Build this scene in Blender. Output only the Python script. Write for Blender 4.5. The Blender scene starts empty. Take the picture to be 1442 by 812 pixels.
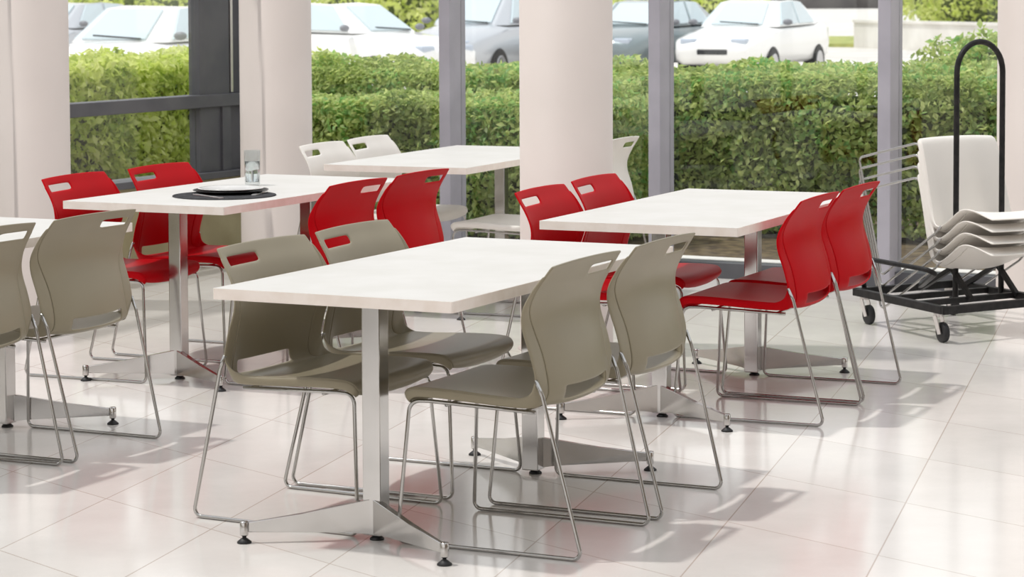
import bpy, bmesh, math, random
import numpy as np
from mathutils import Vector, Matrix
random.seed(7)
rng = np.random.default_rng(11)
SC = bpy.context.scene
COL = SC.collection
PI = math.pi

# ------------------------------------------------------------------ materials
def srgb(r, g, b):
    f = lambda c: (c/255/12.92) if c/255 <= .04045 else ((c/255+.055)/1.055)**2.4
    return (f(r), f(g), f(b), 1)

def mat(name, col, rough=.5, metal=0.0, spec=.5, coat=0.0, coat_rough=.05):
    m = bpy.data.materials.new(name); m.use_nodes = True
    b = m.node_tree.nodes['Principled BSDF']
    b.inputs['Base Color'].default_value = col
    b.inputs['Roughness'].default_value = rough
    b.inputs['Metallic'].default_value = metal
    b.inputs['Specular IOR Level'].default_value = spec
    if coat:
        b.inputs['Coat Weight'].default_value = coat
        b.inputs['Coat Roughness'].default_value = coat_rough
    return m

def noisy(m, c1, c2, scale=8, detail=4, bump=0.0, bscale=60, lo=.35, hi=.65):
    nt = m.node_tree; N = nt.nodes; L = nt.links; b = N['Principled BSDF']
    tc = N.new('ShaderNodeTexCoord')
    n = N.new('ShaderNodeTexNoise'); n.inputs['Scale'].default_value = scale; n.inputs['Detail'].default_value = detail
    L.new(tc.outputs['Object'], n.inputs['Vector'])
    r = N.new('ShaderNodeValToRGB')
    r.color_ramp.elements[0].position = lo; r.color_ramp.elements[0].color = c1
    r.color_ramp.elements[1].position = hi; r.color_ramp.elements[1].color = c2
    L.new(n.outputs['Fac'], r.inputs['Fac']); L.new(r.outputs['Color'], b.inputs['Base Color'])
    if bump:
        n2 = N.new('ShaderNodeTexNoise'); n2.inputs['Scale'].default_value = bscale; n2.inputs['Detail'].default_value = 3
        L.new(tc.outputs['Object'], n2.inputs['Vector'])
        bp = N.new('ShaderNodeBump'); bp.inputs['Strength'].default_value = bump; bp.inputs['Distance'].default_value = .002
        L.new(n2.outputs['Fac'], bp.inputs['Height']); L.new(bp.outputs['Normal'], b.inputs['Normal'])
    return m

def plastic(name, c, rough=.42):
    m = mat(name, c, rough, 0, .18)
    d = tuple(x*.94 for x in c[:3])+(1,)
    return noisy(m, d, c, 3, 2, .06, 900)

M = {}
M['taupe'] = plastic('taupe_plastic', srgb(146, 137, 116), .36)
M['taupe'].node_tree.nodes['Principled BSDF'].inputs['Specular IOR Level'].default_value = .32
M['red'] = plastic('red_plastic', srgb(184, 6, 18), .42)
M['red'].node_tree.nodes['Principled BSDF'].inputs['Specular IOR Level'].default_value = .06
M['white_plastic'] = plastic('white_plastic', srgb(238, 233, 226), .42)
M['chrome'] = mat('chrome', (.44, .43, .415, 1), .10, 1.0)
M['steel'] = mat('polished_steel', (.80, .78, .76, 1), .16, 1.0)
noisy(M['steel'], (.52, .505, .49, 1), (.60, .585, .57, 1), 5, 2)
M['brushed'] = mat('satin_metal', (.66, .63, .61, 1), .33, .9)
M['laminate'] = noisy(mat('white_laminate', srgb(203, 201, 196), .5, 0, 0.04), srgb(200, 198, 193), srgb(205, 203, 199), 6, 3)
M['edge'] = noisy(mat('laminate_edge', srgb(236, 225, 216), .45), srgb(232, 220, 210), srgb(239, 229, 221), 20, 3)
M['cutlery'] = mat('cutlery_steel', (.85, .84, .83, 1), .3, .9)
M['black_rubber'] = mat('black_rubber', (.012, .012, .013, 1), .55)
M['black_steel'] = noisy(mat('black_powder_coat', (.012, .011, .011, 1), .45, 0, .2), (.012, .012, .012, 1), (.024, .022, .022, 1), 30, 3, .1, 400)
M['frame'] = noisy(mat('anodised_frame', srgb(172, 169, 178), .5, .05), srgb(166, 163, 172), srgb(178, 175, 184), 4, 3)
M['dark_frame'] = noisy(mat('dark_frame', srgb(92, 92, 96), .5, .2), srgb(86, 87, 92), srgb(98, 98, 102), 4, 3)
M['column'] = noisy(mat('column_paint', srgb(204, 193, 186), .62), srgb(201, 190, 183), srgb(207, 196, 189), 1.5, 4, .15, 220)
M['wall'] = noisy(mat('wall_paint', srgb(186, 172, 158), .8), srgb(182, 168, 154), srgb(190, 176, 162), 1.5, 3)
M['olive'] = noisy(mat('olive_panel', srgb(158, 147, 112), .55), srgb(148, 137, 103), srgb(168, 158, 124), 3, 4)
M['ceiling'] = noisy(mat('ceiling_paint', srgb(235, 231, 226), .9), srgb(232, 228, 223), srgb(238, 234, 229), 2, 2)
M['soil'] = noisy(mat('soil', srgb(96, 78, 58), .95), srgb(70, 56, 42), srgb(120, 104, 76), 14, 8, .6, 40)
M['bark'] = noisy(mat('bark', srgb(92, 74, 56), .9), srgb(70, 55, 42), srgb(120, 98, 76), 30, 6, .6, 60)
M['asphalt'] = noisy(mat('asphalt', srgb(212, 208, 202), .9), srgb(204, 200, 194), srgb(220, 216, 210), .6, 8, .3, 80)
M['concrete'] = noisy(mat('concrete', srgb(226, 223, 217), .85), srgb(216, 212, 206), srgb(232, 229, 224), 1.2, 8, .3, 60)
M['grass'] = noisy(mat('grass', srgb(140, 160, 70), .95), srgb(120, 138, 60), srgb(190, 190, 110), 1.6, 10, .8, 90)
M['car_white'] = mat('car_paint_white', srgb(248, 247, 245), .3, 0, .5, .8)
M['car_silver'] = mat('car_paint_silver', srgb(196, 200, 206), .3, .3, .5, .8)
M['car_grey'] = mat('car_paint_grey', srgb(118, 132, 136), .3, .3, .5, .8)
M['car_glass'] = mat('car_glass', srgb(205, 220, 226), .10, 0, .8)
M['car_trim'] = mat('car_trim', srgb(40, 42, 46), .5)
M['mirror_cap'] = mat('mirror_cap', srgb(130, 132, 138), .4)
M['tyre'] = mat('tyre', (.02, .02, .02, 1), .8)
M['rim'] = mat('alloy_rim', (.6, .6, .62, 1), .3, .9)
M['lamp'] = mat('headlamp', srgb(190, 200, 215), .1, 0, .8)
M['placemat'] = noisy(mat('charcoal_placemat', srgb(58, 58, 60), .9, 0, .08), srgb(48, 48, 50), srgb(72, 72, 74), 60, 4, .3, 500)
M['black_plate'] = mat('black_glaze', srgb(26, 26, 28), .35, 0, .3)
M['china'] = mat('white_china', srgb(244, 243, 240), .2, 0, .5, .5)
M['building'] = noisy(mat('dark_building', srgb(84, 80, 80), .8), srgb(70, 66, 66), srgb(100, 96, 94), .5, 3)

def glass_sheet(name, tint=(.985, .992, .99, 1), ior=1.45):
    m = bpy.data.materials.new(name); m.use_nodes = True
    nt = m.node_tree; N = nt.nodes; L = nt.links; N.clear()
    o = N.new('ShaderNodeOutputMaterial'); mx = N.new('ShaderNodeMixShader')
    t = N.new('ShaderNodeBsdfTransparent'); t.inputs['Color'].default_value = tint
    g = N.new('ShaderNodeBsdfGlossy'); g.inputs['Roughness'].default_value = .01
    f = N.new('ShaderNodeFresnel'); f.inputs['IOR'].default_value = ior
    gm = N.new('ShaderNodeNewGeometry'); mp = N.new('ShaderNodeMapRange'); mp.inputs['To Min'].default_value = ior; mp.inputs['To Max'].default_value = 1/ior
    L.new(gm.outputs['Backfacing'], mp.inputs['Value']); L.new(mp.outputs['Result'], f.inputs['IOR'])
    L.new(f.outputs['Fac'], mx.inputs['Fac']); L.new(t.outputs[0], mx.inputs[1]); L.new(g.outputs[0], mx.inputs[2])
    L.new(mx.outputs[0], o.inputs['Surface'])
    return m
M['pane'] = glass_sheet('window_glass')
M['tumbler'] = glass_sheet('tumbler_glass', (.90, .92, .92, 1), 1.6)
for _n, _i in (('water', 1.33),):
    M[_n] = mat(_n+'_clear', (1, 1, 1, 1), .0, 0, .5)
    M[_n].node_tree.nodes['Principled BSDF'].inputs['Transmission Weight'].default_value = 1
    M[_n].node_tree.nodes['Principled BSDF'].inputs['IOR'].default_value = _i

def leaf_mat(name, cols, trans=.45):
    m = bpy.data.materials.new(name); m.use_nodes = True
    nt = m.node_tree; N = nt.nodes; L = nt.links
    b = N['Principled BSDF']; o = N['Material Output']
    g = N.new('ShaderNodeNewGeometry'); r = N.new('ShaderNodeValToRGB')
    el = r.color_ramp.elements
    el[0].position = 0; el[0].color = cols[0]; el[1].position = 1; el[1].color = cols[-1]
    for i, c in enumerate(cols[1:-1]):
        e = el.new((i+1)/(len(cols)-1)); e.color = c
    # patches of one shade across the shrub, mixed with leaf to leaf variation
    tc = N.new('ShaderNodeTexCoord'); nz = N.new('ShaderNodeTexNoise'); nz.inputs['Scale'].default_value = 2.2; nz.inputs['Detail'].default_value = 3
    L.new(tc.outputs['Object'], nz.inputs['Vector'])
    mr = N.new('ShaderNodeMapRange'); mr.inputs['From Min'].default_value = .3; mr.inputs['From Max'].default_value = .7
    L.new(nz.outputs['Fac'], mr.inputs['Value'])
    ma = N.new('ShaderNodeMix'); ma.data_type = 'FLOAT'; ma.inputs[0].default_value = .5
    L.new(g.outputs['Random Per Island'], ma.inputs[2]); L.new(mr.outputs['Result'], ma.inputs[3])
    L.new(ma.outputs[0], r.inputs['Fac'])
    L.new(r.outputs['Color'], b.inputs['Base Color'])
    b.inputs['Roughness'].default_value = .45; b.inputs['Specular IOR Level'].default_value = .5
    t = N.new('ShaderNodeBsdfTranslucent'); L.new(r.outputs['Color'], t.inputs['Color'])
    mx = N.new('ShaderNodeMixShader'); mx.inputs['Fac'].default_value = trans
    L.new(b.outputs[0], mx.inputs[1]); L.new(t.outputs[0], mx.inputs[2]); L.new(mx.outputs[0], o.inputs['Surface'])
    return m
M['leaf'] = leaf_mat('hedge_leaf', [srgb(96, 128, 62), srgb(150, 172, 98), srgb(180, 196, 122), srgb(228, 236, 158), srgb(138, 194, 112), srgb(176, 168, 112)], .6)
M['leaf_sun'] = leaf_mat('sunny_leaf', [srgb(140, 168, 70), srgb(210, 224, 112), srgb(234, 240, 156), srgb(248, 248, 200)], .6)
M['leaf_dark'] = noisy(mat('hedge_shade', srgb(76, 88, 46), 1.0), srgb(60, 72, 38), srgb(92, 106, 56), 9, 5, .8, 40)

# ------------------------------------------------------------------ helpers
def tag(o, label=None, cat=None, group=None, kind=None):
    if label: o['label'] = label
    if cat: o['category'] = cat
    if group: o['group'] = group
    if kind: o['kind'] = kind
    return o

def new(name, me, m=None, parent=None, smooth=False):
    o = bpy.data.objects.new(name, me); COL.objects.link(o)
    if m is not None:
        me.materials.clear(); me.materials.append(m)
    if parent is not None: o.parent = parent
    if smooth:
        for p in me.polygons: p.use_smooth = True
    return o

def empty(name, loc=(0, 0, 0), rz=0):
    o = bpy.data.objects.new(name, None); COL.objects.link(o)
    o.empty_display_size = .1; o.location = loc; o.rotation_euler = (0, 0, rz)
    return o

def bm_obj(name, bm, m, parent=None, smooth=False, bevel=0.0, seg=2):
    if bevel:
        bmesh.ops.bevel(bm, geom=[e for e in bm.edges], offset=bevel, segments=seg, profile=.5, affect='EDGES', clamp_overlap=True)
    bmesh.ops.recalc_face_normals(bm, faces=bm.faces)
    me = bpy.data.meshes.new(name); bm.to_mesh(me); bm.free()
    o = new(name, me, m, parent)
    if smooth:
        for p in me.polygons: p.use_smooth = True
    return o

def box(bm, a, b, mtx=None):
    vs = [bm.verts.new((x, y, z)) for z in (a[2], b[2]) for x, y in ((a[0], a[1]), (b[0], a[1]), (b[0], b[1]), (a[0], b[1]))]
    if mtx is not None:
        for v in vs: v.co = mtx @ v.co
    for f in ((0, 3, 2, 1), (4, 5, 6, 7), (0, 1, 5, 4), (1, 2, 6, 5), (2, 3, 7, 6), (3, 0, 4, 7)):
        bm.faces.new([vs[i] for i in f])
    return bm

def prism(bm, poly, z0, z1):
    lo = [bm.verts.new((x, y, z0)) for x, y in poly]; hi = [bm.verts.new((x, y, z1)) for x, y in poly]
    bm.faces.new(lo[::-1]); bm.faces.new(hi)
    n = len(poly)
    for i in range(n): bm.faces.new((lo[i], lo[(i+1) % n], hi[(i+1) % n], hi[i]))
    return bm

def lathe(bm, prof, n=32, cx=0, cy=0, cap=True):
    rings = []
    for r, z in prof:
        rings.append([bm.verts.new((cx+r*math.cos(2*PI*i/n), cy+r*math.sin(2*PI*i/n), z)) for i in range(n)])
    for a, b in zip(rings, rings[1:]):
        for i in range(n): bm.faces.new((a[i], a[(i+1) % n], b[(i+1) % n], b[i]))
    if cap:
        bm.faces.new(rings[0][::-1]); bm.faces.new(rings[-1])
    return bm

def fillet(pts, r, seg=6):
    pts = [Vector(p) for p in pts]
    if not isinstance(r, (list, tuple)): r = [r]*len(pts)
    out = [pts[0]]
    for i in range(1, len(pts)-1):
        p, a, b = pts[i], (pts[i-1]-pts[i]), (pts[i+1]-pts[i])
        la, lb = a.length, b.length; a.normalize(); b.normalize()
        ang = a.angle(b)
        if ang > PI-.02 or r[i] <= 0: out.append(p); continue
        t = min(r[i]/math.tan(ang/2), la*.48, lb*.48)
        rr = t*math.tan(ang/2)
        c = p+(a+b).normalized()*(rr/math.sin(ang/2))
        s, e = p+a*t-c, p+b*t-c
        tot = s.angle(e)
        for k in range(seg+1):
            w = k/seg
            out.append(c+(s*math.sin((1-w)*tot)+e*math.sin(w*tot))/math.sin(tot))
    out.append(pts[-1])
    return out

def tube(bm, path, rad, n=10, closed=False):
    path = [Vector(p) for p in path]
    m = len(path); rings = []; prev = None
    for i, p in enumerate(path):
        if closed: t = path[(i+1) % m]-path[i-1]
        else: t = (path[min(i+1, m-1)]-path[max(i-1, 0)])
        t.normalize()
        if prev is None:
            u = t.orthogonal().normalized()
        else:
            u = (prev-t*prev.dot(t)).normalized()
        prev = u; w = t.cross(u)
        rr = rad if not isinstance(rad, (list, tuple)) else rad[i]
        rings.append([bm.verts.new(p+(u*math.cos(2*PI*k/n)+w*math.sin(2*PI*k/n))*rr) for k in range(n)])
    for i in range(m-1 if not closed else m):
        a, b = rings[i], rings[(i+1) % m]
        for k in range(n): bm.faces.new((a[k], a[(k+1) % n], b[(k+1) % n], b[k]))
    if not closed:
        bm.faces.new(rings[0][::-1]); bm.faces.new(rings[-1])
    return bm

def bar(bm, p, q, w, h, up=(0, 0, 1)):
    """rectangular tube from p to q"""
    p, q = Vector(p), Vector(q); t = (q-p).normalized(); up = Vector(up)
    s = t.cross(up).normalized(); u = s.cross(t)
    vs = [bm.verts.new(c+s*a*w/2+u*b*h/2) for c in (p, q) for a, b in ((-1, -1), (1, -1), (1, 1), (-1, 1))]
    for f in ((0, 3, 2, 1), (4, 5, 6, 7), (0, 1, 5, 4), (1, 2, 6, 5), (2, 3, 7, 6), (3, 0, 4, 7)):
        bm.faces.new([vs[i] for i in f])
    return bm

def copy_tree(o, parent=None):
    c = o.copy(); COL.objects.link(c)
    if parent is not None: c.parent = parent
    for ch in list(o.children): copy_tree(ch, c)
    return c

# ------------------------------------------------------------------ camera
cam = bpy.data.cameras.new('camera'); co = bpy.data.objects.new('camera', cam); COL.objects.link(co)
F, PITCH, ROLL, SY, H = 3444.12, .05953, -.00438, -211.07, 1.5695
cam.sensor_width = 36; cam.lens = F*36/1442; cam.shift_y = SY/1442
co.matrix_world = Matrix.Translation((0, 0, H)) @ Matrix.Rotation(PI/2-PITCH, 4, 'X') @ Matrix.Rotation(ROLL, 4, 'Z')
cam.clip_end = 500; cam.dof.use_dof = True; cam.dof.focus_distance = 8.6; cam.dof.aperture_fstop = 9
SC.camera = co

# building frame: origin at the corner of the two glass walls
CX, CY = -1.53, 14.82; WA = .487
E1 = (math.cos(WA), -math.sin(WA)); E2 = (math.sin(WA), math.cos(WA))
BF = Matrix(((E1[0], E2[0], 0, CX), (E1[1], E2[1], 0, CY), (0, 0, 1, 0), (0, 0, 0, 1)))
def struct(name, bm, m, bevel=0.0, smooth=False, label=None):
    o = bm_obj(name, bm, m, None, smooth, bevel)
    o.data.transform(BF); o['kind'] = 'structure'
    return o

# ------------------------------------------------------------------ floor with stone tiles
def floor_material():
    m = mat('polished_stone_tiles', srgb(222, 211, 203), .12, 0, .5)
    nt = m.node_tree; N = nt.nodes; L = nt.links; b = N['Principled BSDF']
    g = N.new('ShaderNodeNewGeometry'); sep = N.new('ShaderNodeSeparateXYZ'); L.new(g.outputs['Position'], sep.inputs[0])
    def math_(op, a, b_=None, c=None):
        n = N.new('ShaderNodeMath'); n.operation = op
        for i, v in enumerate((a, b_, c)):
            if v is None: continue
            if isinstance(v, (int, float)): n.inputs[i].default_value = v
            else: L.new(v, n.inputs[i])
        return n.outputs[0]
    def family(nx, ny, off, sp):
        d = math_('ADD', math_('MULTIPLY', sep.outputs[0], nx), math_('MULTIPLY', sep.outputs[1], ny))
        t = math_('DIVIDE', math_('SUBTRACT', d, off), sp)
        fl = math_('FLOOR', t); fr = math_('SUBTRACT', t, fl)
        dist = math_('MULTIPLY', math_('MINIMUM', fr, math_('SUBTRACT', 1, fr)), sp)
        return fl, dist
    a1 = math.radians(15.2); a2 = math.radians(139.2)
    n1 = (math.cos(a1), -math.sin(a1)); n2 = (math.cos(a2), -math.sin(a2))
    f1, d1 = family(n1[0], n1[1], FAM1[0], FAM1[1])
    f2, d2 = family(n2[0], n2[1], FAM2[0], FAM2[1])
    dm = math_('MINIMUM', d1, d2)
    line = math_('LESS_THAN', dm, .0022)
    cmb = N.new('ShaderNodeCombineXYZ'); L.new(f1, cmb.inputs[0]); L.new(f2, cmb.inputs[1])
    wn = N.new('ShaderNodeTexWhiteNoise'); wn.noise_dimensions = '3D'; L.new(cmb.outputs[0], wn.inputs['Vector'])
    nz = N.new('ShaderNodeTexNoise'); nz.inputs['Scale'].default_value = 2.5; nz.inputs['Detail'].default_value = 8; nz.inputs['Roughness'].default_value = .65
    L.new(g.outputs['Position'], nz.inputs['Vector'])
    sp = N.new('ShaderNodeTexNoise'); sp.inputs['Scale'].default_value = 120; sp.inputs['Detail'].default_value = 3
    L.new(g.outputs['Position'], sp.inputs['Vector'])
    v = math_('ADD', math_('MULTIPLY', nz.outputs['Fac'], .7), math_('MULTIPLY', wn.outputs['Value'], .25))
    v = math_('ADD', v, math_('MULTIPLY', sp.outputs['Fac'], .12))
    r = N.new('ShaderNodeValToRGB'); r.color_ramp.elements[0].position = .25; r.color_ramp.elements[0].color = srgb(210, 205, 200)
    r.color_ramp.elements[1].position = .8; r.color_ramp.elements[1].color = srgb(231, 226, 221)
    L.new(v, r.inputs['Fac'])
    mx = N.new('ShaderNodeMix'); mx.data_type = 'RGBA'
    L.new(line, mx.inputs[0]); L.new(r.outputs['Color'], mx.inputs[6]); mx.inputs[7].default_value = srgb(186, 174, 164)
    L.new(mx.outputs[2], b.inputs['Base Color'])
    rr = N.new('ShaderNodeMapRange'); rr.inputs['To Min'].default_value = .09; rr.inputs['To Max'].default_value = .18
    L.new(nz.outputs['Fac'], rr.inputs['Value']); L.new(rr.outputs['Result'], b.inputs['Roughness'])
    return m
# tile joint families: (offset, spacing) of lines measured along each normal
_a1 = math.radians(15.2); _a2 = math.radians(139.2)
def _d(a, p): return math.cos(a)*p[0]-math.sin(a)*p[1]
FAM1 = (_d(_a1, (-1.35, 7.26)), 1.0); FAM2 = (_d(_a2, (-.58, 6.75)), 1.12)
FAM1 = (FAM1[0], (_d(_a1, (-.96, 6.85))-_d(_a1, (-1.35, 7.26)))/1.0)
FAM2 = (FAM2[0], abs(_d(_a2, (-1.18, 7.42))-_d(_a2, (-.58, 6.75)))/1.0)
FAM1 = (FAM1[0], max(.45, abs(FAM1[1]))); FAM2 = (FAM2[0], max(.6, FAM2[1]))
M['floor'] = floor_material()
AX, BY = 13.0, -17.0
struct('floor', box(bmesh.new(), (-.12, BY, -.12), (AX, .08, 0)), M['floor'])

# ------------------------------------------------------------------ window wall (main, along a) and side wall (along b)
SP = 1.3249
WH = 3.3
def A_of(t): return t+3.154      # parameter along main wall measured from corner
mull = [A_of(-1.829+SP*i) for i in range(0, 8)]
frm = bmesh.new()
MW, MD = .072, .15
o = struct('window_1', box(bmesh.new(), (0, -.05, 0), (AX, .06, .085)), M['dark_frame'])   # sill rail
o.name = 'trim_1'
o = struct('trim_2', box(bmesh.new(), (0, -.05, WH-.12), (AX, .06, WH)), M['dark_frame'])
o = struct('trim_3', box(bmesh.new(), (-.05, -.05, .085), (.10, .10, WH-.12)), M['dark_frame'])
n_tr = 4
def mullion(a):
    global n_tr
    bm = bmesh.new(); box(bm, (a, -MD+.02, 0.0), (a+MW, .06, WH-.12))
    o = struct('trim_%d' % n_tr, bm, M['frame'], bevel=.004); n_tr += 1
for a in mull: mullion(a)
edges = [.10-MW]+mull+[AX]
for i in range(len(edges)-1):
    bm = bmesh.new(); box(bm, (edges[i]+MW, .0, .085), (edges[i+1], .008, WH-.12))
    struct('window_%d' % (i+1), bm, M['pane'])
nwin = len(edges)
# side wall (a=0), knee wall, sill, transom, posts
struct('wall_left', box(bmesh.new(), (-.14, BY, 0), (0, -.0, .485)), M['olive'])
struct('trim_%d' % n_tr, box(bmesh.new(), (-.16, BY, .485), (.03, 0, .525)), M['dark_frame'], bevel=.004); n_tr += 1
struct('trim_%d' % n_tr, box(bmesh.new(), (-.10, BY, .905), (.015, -.0, .98)), M['dark_frame'], bevel=.004); n_tr += 1
struct('trim_%d' % n_tr, box(bmesh.new(), (-.10, BY, WH-.12), (.015, -.0, WH)), M['dark_frame']); n_tr += 1
# solid corner panel and the two slim posts beside it
struct('trim_%d' % n_tr, box(bmesh.new(), (-.09, -.605, .525), (-.012, -.30, WH-.12)), M['dark_frame'], bevel=.003); n_tr += 1
struct('trim_%d' % n_tr, box(bmesh.new(), (-.09, -.395, .525), (.003, -.31, .905)), M['dark_frame'], bevel=.003); n_tr += 1
struct('trim_%d' % n_tr, box(bmesh.new(), (-.10, -.30, .525), (-.03, -.05, WH-.12)), M['dark_frame'], bevel=.003); n_tr += 1
struct('trim_%d' % n_tr, box(bmesh.new(), (-.05, -.285, .985), (-.01, -.262, WH-.12)), M['brushed'], bevel=.002); n_tr += 1
lp = [-.605-2.05*i for i in range(0, 8)]
for i in range(len(lp)-1):
    b1, b0 = lp[i], lp[i+1]
    if i > 0:
        struct('trim_%d' % n_tr, box(bmesh.new(), (-.09, b1, .525), (.003, b1+.07, WH-.12)), M['dark_frame'], bevel=.003); n_tr += 1
    for z0, z1 in ((.525, .905), (.98, WH-.12)):
        struct('window_%d' % nwin, box(bmesh.new(), (-.05, b0+.07, z0), (-.042, b1, z1)), M['pane']); nwin += 1

# ceiling around a large unseen opening added to let light in, walls behind the viewer
cb = bmesh.new(); CH = WH
RA0, RA1, RB0, RB1 = ADDED_ROOF_HOLE = (0.02, 8.5, -10.0, -0.12)
for a0, a1, b0, b1 in ((-.10, AX+.2, RB1, .08), (-.10, AX+.2, BY-.2, RB0), (-.10, RA0, RB0, RB1), (RA1, AX+.2, RB0, RB1)):
    box(cb, (a0, b0, CH), (a1, b1, CH+.06))
struct('wall_back', box(bmesh.new(), (-.14, BY-.2, 0), (AX+.2, BY, .5)), M['wall'])
struct('wall_right', box(box(bmesh.new(), (AX, BY, 0), (AX+.2, -3.4, CH)), (AX, -3.4, 0), (AX+.2, 0, .5)), M['wall'])
struct('ceiling', cb, M['ceiling'])

# round columns
def column(x, y, r=.205):
    bm = bmesh.new(); lathe(bm, [(r+.012, 0), (r+.012, .004), (r, .010), (r, CH)], 64, x, y)
    bmesh.ops.recalc_face_normals(bm, faces=bm.faces)
    return bm
for lab, px, z in (('wide round off-white column at the left edge beside the red chairs', 40, 12.4),
                   ('round off-white column standing behind the water glass', 388.5, 13.95),
                   ('round off-white column in the middle, behind the pair of red chairs', 797.5, 10.75),
                   ('off-white column at the right edge behind the chair trolley', 1462, 12.6)):
    x = (px-721)/3444*z
    o = bm_obj('column', column(x, z), M['column'])
    for p in o.data.polygons: p.use_smooth = len(p.vertices) == 4
    tag(o, lab, 'column', 'round columns')

# ------------------------------------------------------------------ chair
def interp(keys, u):
    """smooth (monotone-ish Catmull) interpolation of key tuples (u, a, b, ...)"""
    ks = keys
    if u <= ks[0][0]: return ks[0][1:]
    if u >= ks[-1][0]: return ks[-1][1:]
    i = max(k for k in range(len(ks)) if ks[k][0] <= u); i = min(i, len(ks)-2)
    u0, u1 = ks[i][0], ks[i+1][0]; t = (u-u0)/(u1-u0); out = []
    for d in range(1, len(ks[0])):
        p1, p2 = ks[i][d], ks[i+1][d]
        m1 = ((p2-ks[i-1][d])/(u1-ks[i-1][0]) if i > 0 else (p2-p1)/(u1-u0))*(u1-u0)
        m2 = ((ks[i+2][d]-p1)/(ks[i+2][0]-u0) if i+2 < len(ks) else (p2-p1)/(u1-u0))*(u1-u0)
        out.append((2*t**3-3*t**2+1)*p1+(t**3-2*t**2+t)*m1+(-2*t**3+3*t**2)*p2+(t**3-t**2)*m2)
    return tuple(out)

# keys: u,  A(f,z) front/top rim,  B(f,z) rear/bottom rim,  C(f,z) centre line,  w half width,  s (0 surface on A, 1 on B)
CK = [
 (0.00,  .266, .404,  .254, .396,  .268, .391, .196, .196, 0),
 (0.04,  .276, .420,  .262, .404,  .283, .412, .216, .216, 0),
 (0.08,  .269, .436,  .252, .414,  .278, .432, .226, .226, 0),
 (0.14,  .242, .448,  .228, .423,  .248, .444, .233, .233, 0),
 (0.26,  .130, .449,  .130, .423,  .130, .441, .237, .237, 0),
 (0.38,  .020, .444,  .020, .418,  .020, .430, .240, .240, 0),
 (0.48, -.070, .441, -.075, .415, -.070, .422, .243, .243, 0),
 (0.52, -.108, .446, -.120, .415, -.120, .415, .247, .240, .15),
 (0.56, -.138, .460, -.150, .419, -.162, .412, .255, .228, .75),
 (0.60, -.153, .485, -.168, .440, -.192, .428, .266, .214, 1),
 (0.64, -.156, .512, -.170, .476, -.200, .466, .266, .206, 1),
 (0.72, -.140, .575, -.154, .558, -.182, .550, .268, .206, 1),
 (0.80, -.118, .640, -.131, .632, -.155, .632, .268, .218, 1),
 (0.86, -.118, .690, -.128, .690, -.147, .692, .268, .243, 1),
 (0.92, -.143, .745, -.152, .745, -.163, .748, .255, .249, 1),
 (0.96, -.175, .785, -.179, .785, -.186, .788, .246, .244, 1),
 (0.985,-.190, .804, -.192, .804, -.197, .809, .241, .240, 1),
 (1.00, -.199, .814, -.200, .814, -.204, .821, .237, .237, 1),
]
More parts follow.
